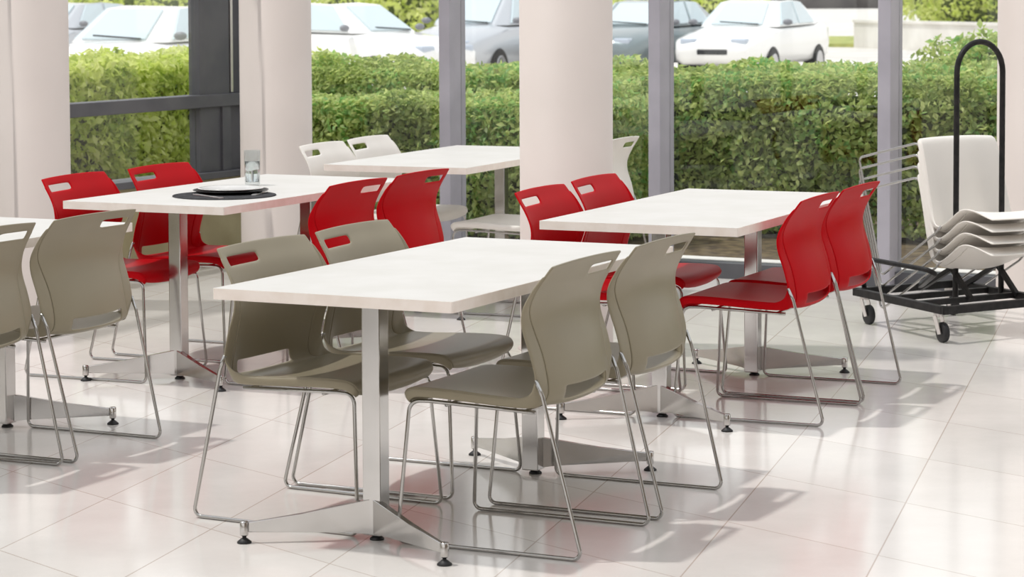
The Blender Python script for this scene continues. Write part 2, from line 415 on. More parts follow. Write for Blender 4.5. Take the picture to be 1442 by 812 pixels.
def chair_shell():
    H_U = (.936, .962)       # handle rows
    S_U = (.600, .640)       # lower slot rows
    us = sorted(set([round(x, 4) for x in (list(np.linspace(0, .14, 7))+list(np.linspace(.14, .48, 8))+list(np.linspace(.48, .66, 13))+list(np.linspace(.66, .92, 9))+[.936, .949, .962, .974, .985, .993, 1.0]+list(S_U)+[.62])]))
    us = [u for i, u in enumerate(us) if i == 0 or u-us[i-1] > .004 or u in (H_U+S_U)]
    # lateral positions as a fraction; own right is -y
    ys = sorted([-1, -.985, -.94, -.885, -.85, -.78, -.68, -.5, -.36, -.22, -.18, -.10, .05, .25, .40, .49, .54, .62, .76, .87, .94, .985, 1])
    hx = (-.885, -.22); sx = (-.78, .62)
    bm = bmesh.new(); rows = []
    for u in us:
        af, az, bf, bz, cf, cz, wa, wb, s = interp(CK, u); s = min(1, max(0, s)); w = wa*(1-s)+wb*s
        ef, ez = af*(1-s)+bf*s, az*(1-s)+bz*s
        row = []
        for v in ys:
            k = 1-abs(v)**2.4
            row.append(bm.verts.new((ef+(cf-ef)*k, v*w, ez+(cz-ez)*k)))
        rows.append(row)
    SPLIT = .60
    for i in range(len(us)-1):
        um = (us[i]+us[i+1])/2
        for j in range(len(ys)-1):
            vm = (ys[j]+ys[j+1])/2
            if H_U[0] < um < H_U[1] and hx[0] < vm < hx[1]: continue
            if S_U[0] < um < S_U[1] and sx[0] < vm < sx[1]: continue
            f = bm.faces.new((rows[i][j], rows[i][j+1], rows[i+1][j+1], rows[i+1][j]))
            f.material_index = 0 if um < SPLIT else 1
    # side ribbons between rim A and rim B
    for sg in (-1, 1):
        pr = None
        for i, u in enumerate(us):
            af, az, bf, bz, cf, cz, wa, wb, s = interp(CK, u)
            cur = [bm.verts.new((af+(bf-af)*q, sg*(wa+(wb-wa)*q-.001+.003*math.sin(q*PI)), az+(bz-az)*q)) for q in (0, .33, .66, 1)]
            if pr is not None and u < .97:
                for q in range(3):
                    vs = (pr[q], pr[q+1], cur[q+1], cur[q])
                    f = bm.faces.new(vs if sg > 0 else vs[::-1]); f.material_index = 0 if u <= SPLIT else 1
            pr = cur
    lone = [v for v in bm.verts if not v.link_faces]
    bmesh.ops.delete(bm, geom=lone, context='VERTS')
    me = bpy.data.meshes.new('shell'); bm.to_mesh(me); bm.free()
    for k in range(2): me.materials.append(None)
    o = bpy.data.objects.new('shell', me); COL.objects.link(o)
    sm = o.modifiers.new('s', 'SOLIDIFY'); sm.thickness = .0065; sm.offset = -1 if False else 0
    ss = o.modifiers.new('ss', 'SUBSURF'); ss.levels = 1; ss.render_levels = 1
    dg = bpy.context.evaluated_depsgraph_get()
    full = bpy.data.meshes.new_from_object(o.evaluated_get(dg))
    bpy.data.objects.remove(o)
    bm = bmesh.new(); bm.from_mesh(full); bm.normal_update()
    nrm = {v.index: v.normal.copy() for v in bm.verts}
    bm.free()
    out = []
    for part in (0, 1):
        fs = [p for p in full.polygons if p.material_index == part]
        used = sorted({v for p in fs for v in p.vertices}); mp = {v: i for i, v in enumerate(used)}
        m2 = bpy.data.meshes.new(('seat', 'backrest')[part])
        m2.from_pydata([full.vertices[v].co for v in used], [], [[mp[v] for v in p.vertices] for p in fs])
        for p in m2.polygons: p.use_smooth = True
        m2.normals_split_custom_set_from_vertices([nrm[v] for v in used])
        out.append(m2)
    bpy.data.meshes.remove(full)
    return out
SEAT_ME, BACK_ME = chair_shell()

def side_frame(sg):
    y0 = .245*sg
    p = [(-.158, .262*sg, .500), (-.178, .259*sg, .455), (-.290, y0, .0060), (.290, y0, .0060), (.262, .215*sg, .408), (.20, .205*sg, .409), (-.13, .205*sg, .399)]
    bm = bmesh.new(); tube(bm, fillet(p, [0, .05, .022, .022, .035, .03, 0], 7), .0057, 10)
    return bm
def make_chair(name, shell, label, group):
    t = empty(name)
    tag(t, label, 'chair', group)
    ms, mb = SEAT_ME.copy(), BACK_ME.copy()
    new('seat', ms, shell, t); new('backrest', mb, shell, t)
    for sg in (-1, 1): bm_obj('sled_leg', side_frame(sg), M['chrome'], t, True)
    for f in (.15, -.10):
        bm = bmesh.new(); tube(bm, [(f, -.205, .401), (f, .205, .401)], .0055, 8)
        bm_obj('crossbar', bm, M['chrome'], t, True)
    return t
protos = {}
def chair(kind, x, y, rz, label, group, mtx=None):
    names = {'taupe': 'cafe_chair', 'red': 'cafe_chair', 'white_plastic': 'cafe_chair'}
    if kind not in protos:
        t = protos[kind] = make_chair(names[kind], M[kind], label, group)
    else:
        t = copy_tree(protos[kind])
    t['label'] = label; t['group'] = group; t['category'] = 'chair'
    if mtx is not None: t.matrix_world = mtx
    else: t.location = (x, y, 0); t.rotation_euler = (0, 0, rz)
    return t

# ------------------------------------------------------------------ tables
TW, TL, TH, TT = .765, 1.585, .737, .031
def make_table(label):
    t = empty('cafe_table'); tag(t, label, 'table', 'white cafe tables')
    def rr(w, l, r, n=4):
        pts = []
        for cx, cy, a0 in ((w/2-r, l/2-r, 0), (-w/2+r, l/2-r, PI/2), (-w/2+r, -l/2+r, PI), (w/2-r, -l/2+r, 3*PI/2)):
            for k in range(n+1):
                a = a0+PI/2*k/n; pts.append((cx+r*math.cos(a), cy+r*math.sin(a)))
        return pts
    e = .0022
    bm = prism(bmesh.new(), rr(TW-2*e, TL-2*e, .003), TH-TT, TH)
    bm_obj('tabletop', bm, M['laminate'], t)
    bm = bmesh.new(); o_, i_ = rr(TW, TL, .005), rr(TW-2*e, TL-2*e, .003)
    z0, z1 = TH-TT-.0006, TH-.0003
    R = [[bm.verts.new((x, y, z)) for x, y in P] for P, z in ((o_, z0), (o_, z1), (i_, z1), (i_, z0))]
    n = len(o_)
    for a in range(4):
        for k in range(n): bm.faces.new((R[a][k], R[a][(k+1) % n], R[(a+1) % 4][(k+1) % n], R[(a+1) % 4][k]))
    bm_obj('edge_band', bm, M['edge'], t)
    for sg in (-1, 1):
        py = sg*.528
        bm = bmesh.new(); box(bm, (-.034, py-.029, .014), (.024, py+.029, TH-TT-.006))
        bm_obj('support_post', bm, M['steel'], t, bevel=.004, seg=2)
        bm = bmesh.new(); box(bm, (-.17, py-.05, TH-TT-.0065), (.16, py+.05, TH-TT-.0006))
        bm_obj('mounting_plate', bm, M['black_steel'], t)
        for sx in (-1, 1):
            p0 = Vector((-.005, py+sg*.012, 0)); p1 = Vector((sx*.323, sg*.734, 0))
            d = (p1-p0).normalized(); nn = Vector((-d.y, d.x, 0)); L = (p1-p0).length
            bm = bmesh.new(); prof = [(0, .016), (.07, .024), (L-.012, .032), (L-.012, .060), (L*.55, .082), (.0, .122)]
            f, b = [], []
            for s, z in prof:
                th = .012-.006*s/L
                f.append(bm.verts.new(p0+d*s+nn*th+Vector((0, 0, z)))); b.append(bm.verts.new(p0+d*s-nn*th+Vector((0, 0, z))))
            bm.faces.new(f); bm.faces.new(b[::-1]); m_ = len(prof)
            for k in range(m_): bm.faces.new((f[k], b[k], b[(k+1) % m_], f[(k+1) % m_]))
            arm = bm_obj('base_arm', bm, M['steel'], t, bevel=.0015, seg=1)
            bm = bmesh.new(); lathe(bm, [(.0115, .022), (.0125, .026), (.0125, .060), (.011, .063)], 20, p1.x, p1.y)
            bm_obj('arm_tip', bm, M['steel'], arm, True)
            bm = bmesh.new(); lathe(bm, [(.021, 0), (.021, .004), (.010, .013), (.006, .015), (.006, .024)], 20, p1.x, p1.y)
            bm_obj('levelling_foot', bm, M['black_rubber'], arm, True)
        bm = bmesh.new(); lathe(bm, [(.021, 0), (.021, .004), (.010, .013), (.006, .0145)], 20, 0, sg*.534)
        bm_obj('levelling_foot', bm, M['black_rubber'], t, True)
    return t
POSES = {1: (-.1611, 7.4462, -.4514), 2: (-1.1335, 10.413, -.4445), 3: (.7717, 9.476, -.4227), 4: (-.2594, 12.4996, -.4015), 5: (-2.073, 8.3529, -.4447)}
TLAB = {1: 'white rectangular cafe table in front, with four taupe chairs', 2: 'white cafe table laid with a placemat, plate and water glass',
        3: 'white cafe table on the right between two pairs of red chairs', 4: 'white cafe table at the back by the window with white chairs',
        5: 'white cafe table cut off by the left edge, behind two taupe chairs'}
tab = None
for k, (x, y, a) in POSES.items():
    tab = make_table(TLAB[k]) if tab is None else copy_tree(tab)
    tab['label'] = TLAB[k]; tab.location = (x, y, 0); tab.rotation_euler = (0, 0, a)

def at_table(k, lx, ly):
    x, y, a = POSES[k]; return (x+math.cos(a)*lx-math.sin(a)*ly, y+math.sin(a)*lx+math.cos(a)*ly)
def seat_at(k, kind, lx, ly, th, label, group):
    x, y = at_table(k, lx, ly); base = POSES[k][2]+(0 if lx < 0 else PI)
    return chair(kind, x, y, base+th, label, group)
g1 = 'taupe chairs at the front table'; g2 = 'red chairs at the table with the plate'; g3 = 'red chairs at the right table'
g4 = 'white chairs at the back table'; g5 = 'taupe chairs at the left edge'
seat_at(1, 'taupe', -.346, -.272, -.040, 'taupe sled-base chair at front left corner of the front table, its seat under the tabletop', g1)
seat_at(1, 'taupe', -.340, .285, 0, 'taupe sled-base chair on the left side of the front table, farther from the camera', g1)
seat_at(1, 'taupe', .3645, -.304, 0, 'taupe chair nearest the camera, seen from behind on the right of the front table', g1)
seat_at(1, 'taupe', .368, .28, 0, 'taupe chair seen from behind, second one on the right of the front table', g1)
seat_at(2, 'red', -.352, -.472, .05, 'red chair at far left, partly in front of the left column', g2)
seat_at(2, 'red', -.345, .144, .0, 'red chair in front of the left window, beside the dark window post', g2)
seat_at(2, 'red', .535, -.335, 0, 'red chair seen from behind, overlapping the table with the glass', g2)
seat_at(2, 'red', .53, .235, 0, 'red chair seen from behind with the white seat visible to its right', g2)
seat_at(3, 'red', -.388, -.317, 0, 'red chair in front of the left half of the middle column', g3)
seat_at(3, 'red', -.408, .28, 0, 'red chair in front of the right edge of the middle column', g3)
seat_at(3, 'red', .330, -.282, 0, 'red chair with its whole red seat showing, seen from behind at the right table', g3)
seat_at(3, 'red', .330, .27, -.02, 'red chair next to the chair trolley, seen from behind', g3)
seat_at(4, 'white_plastic', -.37, -.457, 0, 'white chair at the back table, half covering the edge of the second column', g4)
seat_at(4, 'white_plastic', -.387, .103, 0, 'white chair at the back table in front of the hedge, left of the window post', g4)
seat_at(4, 'white_plastic', .45, -.30, 0, 'white chair whose seat shows left of the middle column', g4)
seat_at(4, 'white_plastic', .522, .44, 0, 'white chair whose back corner shows just right of the middle column', g4)
seat_at(5, 'taupe', .352, -.255, .02, 'taupe chair cut off by the left edge of the photo', g5)
seat_at(5, 'taupe', .367, .305, -.01, 'taupe chair seen from behind at the left, in front of the red chairs', g5)

# ------------------------------------------------------------------ table setting
def bp(px, py, z=0.0):
    qx, qy = px-721, py-406-SY; cr, sr = math.cos(-ROLL), math.sin(-ROLL)
    # inverse of the camera model used to lay the room out
    cr, sr = math.cos(ROLL), math.sin(ROLL)
    a, b = cr*qx+sr*qy, -sr*qx+cr*qy; cp, sp = math.cos(PITCH), math.sin(PITCH)
    x = a/F; u = -b/F; yy = cp+u*sp; zz = -sp+u*cp; t = (z-H)/zz
    return x*t, yy*t
mx_, my_ = bp(316, 275.5, TH)
bm = bmesh.new(); lathe(bm, [(.0, TH+.0003), (.208, TH+.0003), (.214, TH+.0015), (.213, TH+.004), (.0, TH+.004)][1:4], 64, 0, 0)
o = bm_obj('placemat', bm, M['placemat'], None, False); o.location = (mx_, my_, 0)
tag(o, 'round charcoal placemat under the plate on the white table', 'placemat')
Z0 = TH+.004
def dish(name, prof, m, label, x, y, cat):
    bm = bmesh.new(); lathe(bm, prof, 56, 0, 0, cap=True); o = bm_obj(name, bm, m, None, True); o.location = (x, y, 0)
    return tag(o, label, cat)
px_, py_ = bp(325, 272.5, TH)
dish('charger_plate', [(.085, Z0+.0003), (.09, Z0+.002), (.150, Z0+.010), (.158, Z0+.0125), (.157, Z0+.0145), (.148, Z0+.0125), (.09, Z0+.0055), (.001, Z0+.005)], M['black_plate'], 'black glazed plate under the white plate', px_, py_, 'plate')
dish('dinner_plate', [(.07, Z0+.0062), (.075, Z0+.007), (.128, Z0+.0175), (.137, Z0+.020), (.1365, Z0+.022), (.127, Z0+.0205), (.074, Z0+.011), (.001, Z0+.0105)], M['china'], 'white china plate on a black plate', px_, py_, 'plate')
def cutlery(name, fork, label, p, q):
    p, q = Vector((*p, 0)), Vector((*q, 0)); d = (q-p); L = d.length; rz = math.atan2(d.y, d.x)
    bm = bmesh.new(); zc = Z0+.0008
    def slab(poly):
        prism(bm, poly, zc, zc+.0035)
    slab([(0, -.009), (.02, -.0105), (L*.55, -.005), (L*.55, .005), (.02, .0105), (0, .009)])
    if fork:
        slab([(L*.55, -.0028), (L*.68, -.010), (L*.78, -.0105), (L*.78, .0105), (L*.68, .010), (L*.55, .0028)])
        for k in range(4):
            y = -.0095+k*.0053; slab([(L*.78, y), (L, y+.0006), (L, y+.0024), (L*.78, y+.003)])
    else:
        slab([(L*.55, -.0028), (L*.62, -.0075), (L*.93, -.0085), (L, .001), (L*.93, .0045), (L*.55, .0028)])
    o = bm_obj(name, bm, M['cutlery'], None); o.location = p; o.rotation_euler = (0, 0, rz)
    return tag(o, label, name)
cutlery('fork', True, 'silver fork lying on the placemat in front of the plate', bp(274, 275.5, TH), bp(312, 281.0, TH))
cutlery('knife', False, 'silver knife on the right side of the placemat', bp(357, 276.5, TH), bp(378, 270.5, TH))
gx, gy = bp(355.5, 260.5, TH)
g = empty('water_glass', (gx, gy, TH)); tag(g, 'clear straight water glass standing behind the plate', 'glass')
bm = bmesh.new(); r0, r1, hh = .033, .036, .152
lathe(bm, [(r0-.004, .0005), (r0, .004), (r1, hh), (r1-.0012, hh+.001), (r1-.0022, hh), (r0-.0025, .014), (.001, .012)], 40, 0, 0)
bm_obj('tumbler', bm, M['tumbler'], g, True)
bm = bmesh.new(); lathe(bm, [(.001, .0135), (r0-.0032, .0155), (r0-.0006+.0005, .104), (.001, .104)], 40, 0, 0)
bm_obj('water', bm, M['water'], g, True)

# ------------------------------------------------------------------ chair trolley and the stack on it
lat = Vector((-.854, -.532, 0)).normalized()           # own left of the stacked chairs
TIP = math.radians(17)
hz = Vector((-lat.y, lat.x, 0)) * -1                    # horizontal, towards camera right
hz = Vector((.532, -.854, 0)).normalized()
U_ = hz*math.cos(TIP)+Vector((0, 0, math.sin(TIP)))
Fw = lat.cross(U_).normalized()
if Fw.z < 0: Fw = -Fw
ZB = .165
hl = Vector((*bp(1345.5, 413, ZB), 0)); 
hr = hl-lat*.285
# chair origin so that its lower slot threads the hoop tubes
def stack_matrix(zslot):
    slot = hl+Vector((0, 0, zslot))
    # slot left end in chair coords: f=-.2, y=.118 (own left), z=.452
    O = slot-Fw*(-.202)-lat*.140-U_*.452
    m = Matrix((( Fw.x, lat.x, U_.x, O.x), (Fw.y, lat.y, U_.y, O.y), (Fw.z, lat.z, U_.z, O.z), (0, 0, 0, 1)))
    return m
labs = ['white chair on top of the stack tipped back on the black trolley', 'white chair second from the top of the tipped stack',
        'white chair third from the top of the tipped stack', 'white chair at the bottom of the stack, resting on the trolley']
ZS = .430
for k in range(4):
    chair('white_plastic', 0, 0, 0, labs[k], 'white chairs stacked on the trolley', mtx=stack_matrix(ZS-.054*k))
t = empty('chair_trolley', (hl.x, hl.y, 0)); tag(t, 'black tubular chair trolley on casters holding the white stack', 'trolley')
inv = Matrix.Translation((-hl.x, -hl.y, 0))
def tp(name, bm, m, smooth=False, bevel=0.0, parent=None):
    bmesh.ops.transform(bm, matrix=inv, verts=bm.verts)
    return bm_obj(name, bm, m, parent or t, smooth, bevel)
P1 = Vector((*bp(1330, 432, ZB), 0)); P2 = Vector((*bp(1207, 406, ZB), 0))
rdir = (-lat)
P4 = P1+rdir*.62; P3 = P2+rdir*.62
up = Vector((0, 0, ZB-.016))
bm = bmesh.new(); 
for a, b in ((P1, P2), (P2, P3), (P3, P4), (P4, P1)):
    d = (b-a).normalized()*.016
    bar(bm, a+up-d, b+up+d, .032, .036)
tp('base_frame', bm, M['black_steel'], bevel=.003)
bm = bmesh.new()
for w in (.33, .62):
    a, b = P1.lerp(P2, w), P4.lerp(P3, w); bar(bm, a+up, b+up, .028, .026)
tp('cross_rail', bm, M['black_steel'], bevel=.002)
# hoop handle
rr_ = .1425; path = [hl+Vector((0, 0, ZB-.02)), hl+Vector((0, 0, 1.19))]
cc = (hl+hr)/2+Vector((0, 0, 1.19))
hp = [hl+Vector((0, 0, ZB-.03)), hl+Vector((0, 0, .6))]
for k in range(0, 17):
    a = PI*k/16; hp.append(cc+lat*rr_*math.cos(a)+Vector((0, 0, 1))*rr_*math.sin(a))
hp += [hr+Vector((0, 0, .6)), hr+Vector((0, 0, ZB-.03))]
bm = bmesh.new(); tube(bm, hp, .0135, 14); tp('push_handle', bm, M['black_steel'], True)
# A-shaped cradles that carry the bottom chair
tow = (P1-P2).normalized()
for c in (hl, hr):
    f0 = c+tow*.13+Vector((0, 0, ZB-.01)); b0 = c-tow*.30+Vector((0, 0, ZB-.01)); tp_ = c-tow*.03+Vector((0, 0, ZB+.115))
    bm = bmesh.new(); bar(bm, f0, tp_, .022, .022); bar(bm, tp_, b0, .022, .022)
    tp('cradle', bm, M['black_steel'], bevel=.002)
a = Vector((*bp(1238, 371, .30), .30)); b = Vector((*bp(1300, 381, .30), .30))
bm = bmesh.new(); tube(bm, fillet([P2.lerp(P3, .08)+Vector((0, 0, ZB-.02)), P2.lerp(P3, .08)+Vector((-.03, 0, .31)), b+Vector((.06, -.04, 0)), hl-tow*.30+Vector((0, 0, ZB))], .03), .012, 10)
tp('stop_bar', bm, M['black_steel'], True)
for c, off in ((P1, (-.02, .05)), (P2, (.03, -.03)), (P3, (-.04, -.03)), (P4, (-.03, .03))):
    base = c+Vector((off[0], off[1], 0))
    bm = bmesh.new(); tube(bm, [base+Vector((0, 0, ZB-.034)), base+Vector((0, 0, ZB-.048))], .020, 16)
    fk = Vector((.02, -.01, 0)); ax = Vector((.93, .36, 0)).normalized()
    w = base+fk+Vector((0, 0, .046))
    for sg in (-1, 1): bar(bm, base+ax*.017*sg+Vector((0, 0, ZB-.046)), w+ax*.017*sg+Vector((0, 0, -.008)), .004, .03, up=tuple(ax.cross(Vector((0, 0, 1)))))
    ca = tp('caster', bm, M['brushed'])
    bm = bmesh.new(); R0 = .046
    prof = [(.010, -.012), (R0-.008, -.013), (R0-.001, -.010), (R0, 0), (R0-.001, .010), (R0-.008, .013), (.010, .012)]
    lathe(bm, prof, 28)
    rot = Vector((0, 0, 1)).rotation_difference(ax).to_matrix().to_4x4()
    bmesh.ops.transform(bm, matrix=Matrix.Translation(w) @ rot, verts=bm.verts)
    tp('wheel', bm, M['black_rubber'], True, parent=ca)

# ------------------------------------------------------------------ outside ground
bm = bmesh.new(); box(bm, (-260, -90, -.6), (260, 420, -.13))
o = bm_obj('ground', bm, M['asphalt']); o['kind'] = 'structure'; 
def bfp(a, b): return (CX+E1[0]*a+E2[0]*b, CY+E1[1]*a+E2[1]*b)
def slab_bf(name, a0, a1, b0, b1, z0, z1, m, label, cat):
    bm = bmesh.new(); box(bm, (a0, b0, z0), (a1, b1, z1)); o = bm_obj(name, bm, m); o.data.transform(BF)
    o['kind'] = 'structure'
    return o
slab_bf('planting_bed', -6, 22, .06, 5.0, -.13, -.02, M['soil'], '', '')
slab_bf('planting_bed', -6, -.16, -18, .06, -.13, -.02, M['soil'], '', '')
slab_bf('kerb', -6, 22, .55, .70, -.13, .03, M['concrete'], '', '')
slab_bf('lawn', -6, 26, 5.0, 12.0, -.13, -.03, M['grass'], '', '')
slab_bf('lawn', 26, 80, 5.0, 20.0, -.13, -.03, M['grass'], '', '')
slab_bf('lawn', -60, 90, 58, 70, -.13, -.02, M['grass'], '', '')

# leaves ------------------------------------------------------------
def leaf_mesh(P, Nrm, size, jitter=.75):
    n = len(P)
    d = Nrm+rng.normal(0, jitter, (n, 3)); d /= np.linalg.norm(d, axis=1)[:, None]
    r = rng.normal(0, 1, (n, 3)); r[:, 2] -= .3
    t = np.cross(d, r); t /= np.linalg.norm(t, axis=1)[:, None]
    s = np.cross(d, t)
    L = (size*rng.uniform(.6, 1.3, n))[:, None]; W = L*rng.uniform(.22, .32, n)[:, None]
    base = P-t*L*.5; tip = P+t*L*.5-d*L*.15; a = P+s*W+d*L*.08; b = P-s*W+d*L*.08
    V = np.stack([base, a, tip, b], 1).reshape(-1, 3)
    me = bpy.data.meshes.new('leaves'); nf = n
    me.vertices.add(len(V)); me.vertices.foreach_set('co', V.astype(np.float32).ravel())
    I = np.arange(n*4).reshape(n, 4)
    tri = np.stack([I[:, [0, 1, 2]], I[:, [0, 2, 3]]], 1).reshape(-1, 3)
    me.loops.add(tri.size); me.loops.foreach_set('vertex_index', tri.ravel().astype(np.int32))
    me.polygons.add(len(tri)); me.polygons.foreach_set('loop_start', np.arange(0, tri.size, 3).astype(np.int32))
    me.polygons.foreach_set('loop_total', np.full(len(tri), 3, np.int32))
    me.update(); me.validate()
    return me

def lump(a, b, c, sc):
    return (np.sin(a*1.7*sc+c)*np.cos(b*2.3*sc+1.3*c)+.6*np.sin(a*4.1*sc-b*3.2*sc+c*2)+.4*np.cos(a*7.3*sc+b*6.1*sc-c))/2

def hedge(label, a0, a1, b0, b1, h, n, seed, m, size=.045, z0=.02, group='hedges outside the windows', amp=.10):
    """clipped hedge occupying a rectangle of the building frame"""
    global rng
    rng = np.random.default_rng(seed)
    A, B = a1-a0, b1-b0
    hgt = h-z0
    areas = np.array([A*hgt, A*hgt*.35, B*hgt, B*hgt, A*B*1.2]); k = rng.choice(5, n, p=areas/areas.sum())
    u, v = rng.uniform(0, 1, n), rng.uniform(0, 1, n)
    P = np.zeros((n, 3)); Nn = np.zeros((n, 3))
    for i, (fx, fy, fz, nn) in enumerate((
        (lambda: a0+A*u, lambda: np.full(n, b0), lambda: z0+hgt*v, (0, -1, .25)),
        (lambda: a0+A*u, lambda: np.full(n, b1), lambda: z0+hgt*v, (0, 1, .25)),
        (lambda: np.full(n, a0), lambda: b0+B*u, lambda: z0+hgt*v, (-1, 0, .25)),
        (lambda: np.full(n, a1), lambda: b0+B*u, lambda: z0+hgt*v, (1, 0, .25)),
        (lambda: a0+A*u, lambda: b0+B*v, lambda: np.full(n, h), (0, 0, 1)))):
        s = k == i
        P[s] = np.stack([fx(), fy(), fz()], 1)[s]; Nn[s] = nn
    off = lump(P[:, 0], P[:, 2]*1.4+P[:, 1], seed, 1.0)*amp+rng.uniform(-.13, .03, n)
    P += Nn*off[:, None]
    # round the long top edges
    r = .16
    for bb, sg in ((b0, 1), (b1, -1)):
        d = (P[:, 1]-bb)*sg; z = P[:, 2]-(h-r)
        s = (z > 0) & (d < r) & (d > -.3)
        q = np.sqrt(np.maximum(z, 0)**2+np.maximum(r-d, 0)**2); f = np.where((q > r) & s, r/np.maximum(q, 1e-6), 1)
        P[:, 2] = np.where(s, h-r+z*f, P[:, 2]); P[:, 1] = np.where(s, bb+sg*(r-(r-d)*f), P[:, 1])
    P[:, 2] = np.maximum(P[:, 2], z0)
    R = np.array([[E1[0], E2[0]], [E1[1], E2[1]]])
    P[:, :2] = P[:, :2] @ R.T + np.array([CX, CY]); Nn[:, :2] = Nn[:, :2] @ R.T
    root = empty('hedge', (*bfp((a0+a1)/2, (b0+b1)/2), -.02)); tag(root, label, 'hedge', group)
    me = leaf_mesh(P, Nn, size); o = new('foliage', me, m, root)
    o.matrix_parent_inverse = root.matrix_basis.inverted()
    # dense shaded interior and the stems
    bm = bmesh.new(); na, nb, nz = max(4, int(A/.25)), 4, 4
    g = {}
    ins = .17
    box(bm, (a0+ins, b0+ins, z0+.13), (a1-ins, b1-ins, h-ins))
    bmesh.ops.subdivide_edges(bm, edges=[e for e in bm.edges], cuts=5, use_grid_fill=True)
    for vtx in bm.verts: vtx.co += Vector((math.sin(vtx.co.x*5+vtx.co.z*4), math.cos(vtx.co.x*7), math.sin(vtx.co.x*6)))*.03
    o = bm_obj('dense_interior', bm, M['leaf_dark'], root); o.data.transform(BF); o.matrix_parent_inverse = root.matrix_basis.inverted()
    bm = bmesh.new(); x = a0+.15
    while x < a1:
        y = (b0+b1)/2+random.uniform(-.25, .1)*B
        tube(bm, [(x, y, -.05), (x+random.uniform(-.04, .04), y, .2), (x+random.uniform(-.12, .12), y+random.uniform(-.1, .1), h*.5)], [.016, .013, .008], 6)
        x += random.uniform(.18, .35)
    o = bm_obj('stems', bm, M['bark'], root); o['kind'] = 'stuff'; o.data.transform(BF); o.matrix_parent_inverse = root.matrix_basis.inverted()
    return root
hedge('long leafy green hedge outside the main windows', -1.6, 9.5, 2.25, 3.35, 1.04, 105000, 3, M['leaf'], .054)
hedge('low front row of hedge outside, behind the white chairs', -.9, 1.75, 1.25, 1.95, .90, 30000, 5, M['leaf'], .052)
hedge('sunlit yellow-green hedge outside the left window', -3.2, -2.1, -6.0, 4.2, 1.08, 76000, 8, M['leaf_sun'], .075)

def shrub(label, x, y, r, h, n, m, size, group='shrubs beyond the parked cars'):
    global rng
    rng = np.random.default_rng(int(abs(x*10)+abs(y)))
    d = rng.normal(0, 1, (n, 3)); d /= np.linalg.norm(d, axis=1)[:, None]
    rad = 1+.18*lump(d[:, 0]*2, d[:, 1]*2+d[:, 2]*2, 2, 1.4)-rng.uniform(0, .25, n)
    P = np.stack([x+d[:, 0]*r*rad, y+d[:, 1]*r*rad, -.1+h*.5+d[:, 2]*h*.5*rad], 1)
    root = empty('shrub', (x, y, -.05)); tag(root, label, 'shrub', group)
    o = new('foliage', leaf_mesh(P, d, size), m, root); o.matrix_parent_inverse = root.matrix_basis.inverted()
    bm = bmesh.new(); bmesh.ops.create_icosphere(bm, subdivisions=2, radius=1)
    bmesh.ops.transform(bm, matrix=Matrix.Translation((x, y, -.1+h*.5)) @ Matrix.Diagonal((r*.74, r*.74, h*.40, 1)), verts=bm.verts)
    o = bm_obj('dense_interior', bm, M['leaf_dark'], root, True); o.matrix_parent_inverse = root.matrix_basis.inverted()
    bm = bmesh.new(); tube(bm, [(x, y, -.12), (x+.05, y, h*.5)], .06, 8); o = bm_obj('stem', bm, M['bark'], root, True); o.matrix_parent_inverse = root.matrix_basis.inverted()
    return root
def at(px, z): return (px-721)/3444*z
shrub('round green shrub at the right end of the hedge', at(1402, 17.6), 17.6, .75, 1.38, 15000, M['leaf'], .06, 'shrubs outside')
for px, z, r, h, lab in ((600, 60, 1.7, 2.9, 'yellow-green shrub between the two white cars'), (530, 78, 2.2, 3.0, 'yellow-green shrub behind the left white car roof'),
                         (712, 70, 1.7, 2.9, 'yellow-green shrub behind the car with the dark flank'), (215, 66, 3.0, 2.4, 'green shrub above the white car in the left window'),
                         (960, 75, 2.6, 2.4, 'pale green shrub behind the white saloon car'), (1392, 80, 2.4, 3.0, 'green shrub above the low white wall'),
                         (1345, 89, 2.2, 3.2, 'brownish shrub above the low white wall')):
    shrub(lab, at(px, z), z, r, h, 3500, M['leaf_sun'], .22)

# low wall, far building
wa = Vector((at(1208, 74), 74, 0)); wb = Vector((at(1560, 60), 60, 0)); d = (wb-wa)
bm = bmesh.new(); bar(bm, wa+Vector((0, 0, .25)), wb+Vector((0, 0, .25)), .25, .76); 
o = bm_obj('garden_wall', bm, M['concrete']); tag(o, 'long low white wall across the car park at upper right', 'wall')
bm = bmesh.new(); bar(bm, wa+Vector((0, 0, .67)), wb+Vector((0, 0, .67)), .36, .08); bm_obj('coping', bm, M['concrete'], o)
x0, x1 = at(1095, 240), at(1330, 240)
b_ = empty('far_building', ((x0+x1)/2, 246, 0)); tag(b_, 'dark low building at the top edge beyond the white car', 'building')
def fb(name, bm, m): 
    o = bm_obj(name, bm, m, b_); o.matrix_parent_inverse = b_.matrix_basis.inverted(); return o
fb('facade', box(bmesh.new(), (x0, 240, -.13), (x1, 252, 6)), M['building'])
fb('roof', box(bmesh.new(), (x0-.4, 239.6, 6), (x1+.4, 252.4, 6.4)), M['concrete'])
for k in range(5):
    xa = x0+.5+k*(x1-x0-1)/5; fb('window', box(bmesh.new(), (xa, 239.9, .9), (xa+1.8, 240.02, 3.0)), M['car_glass'])

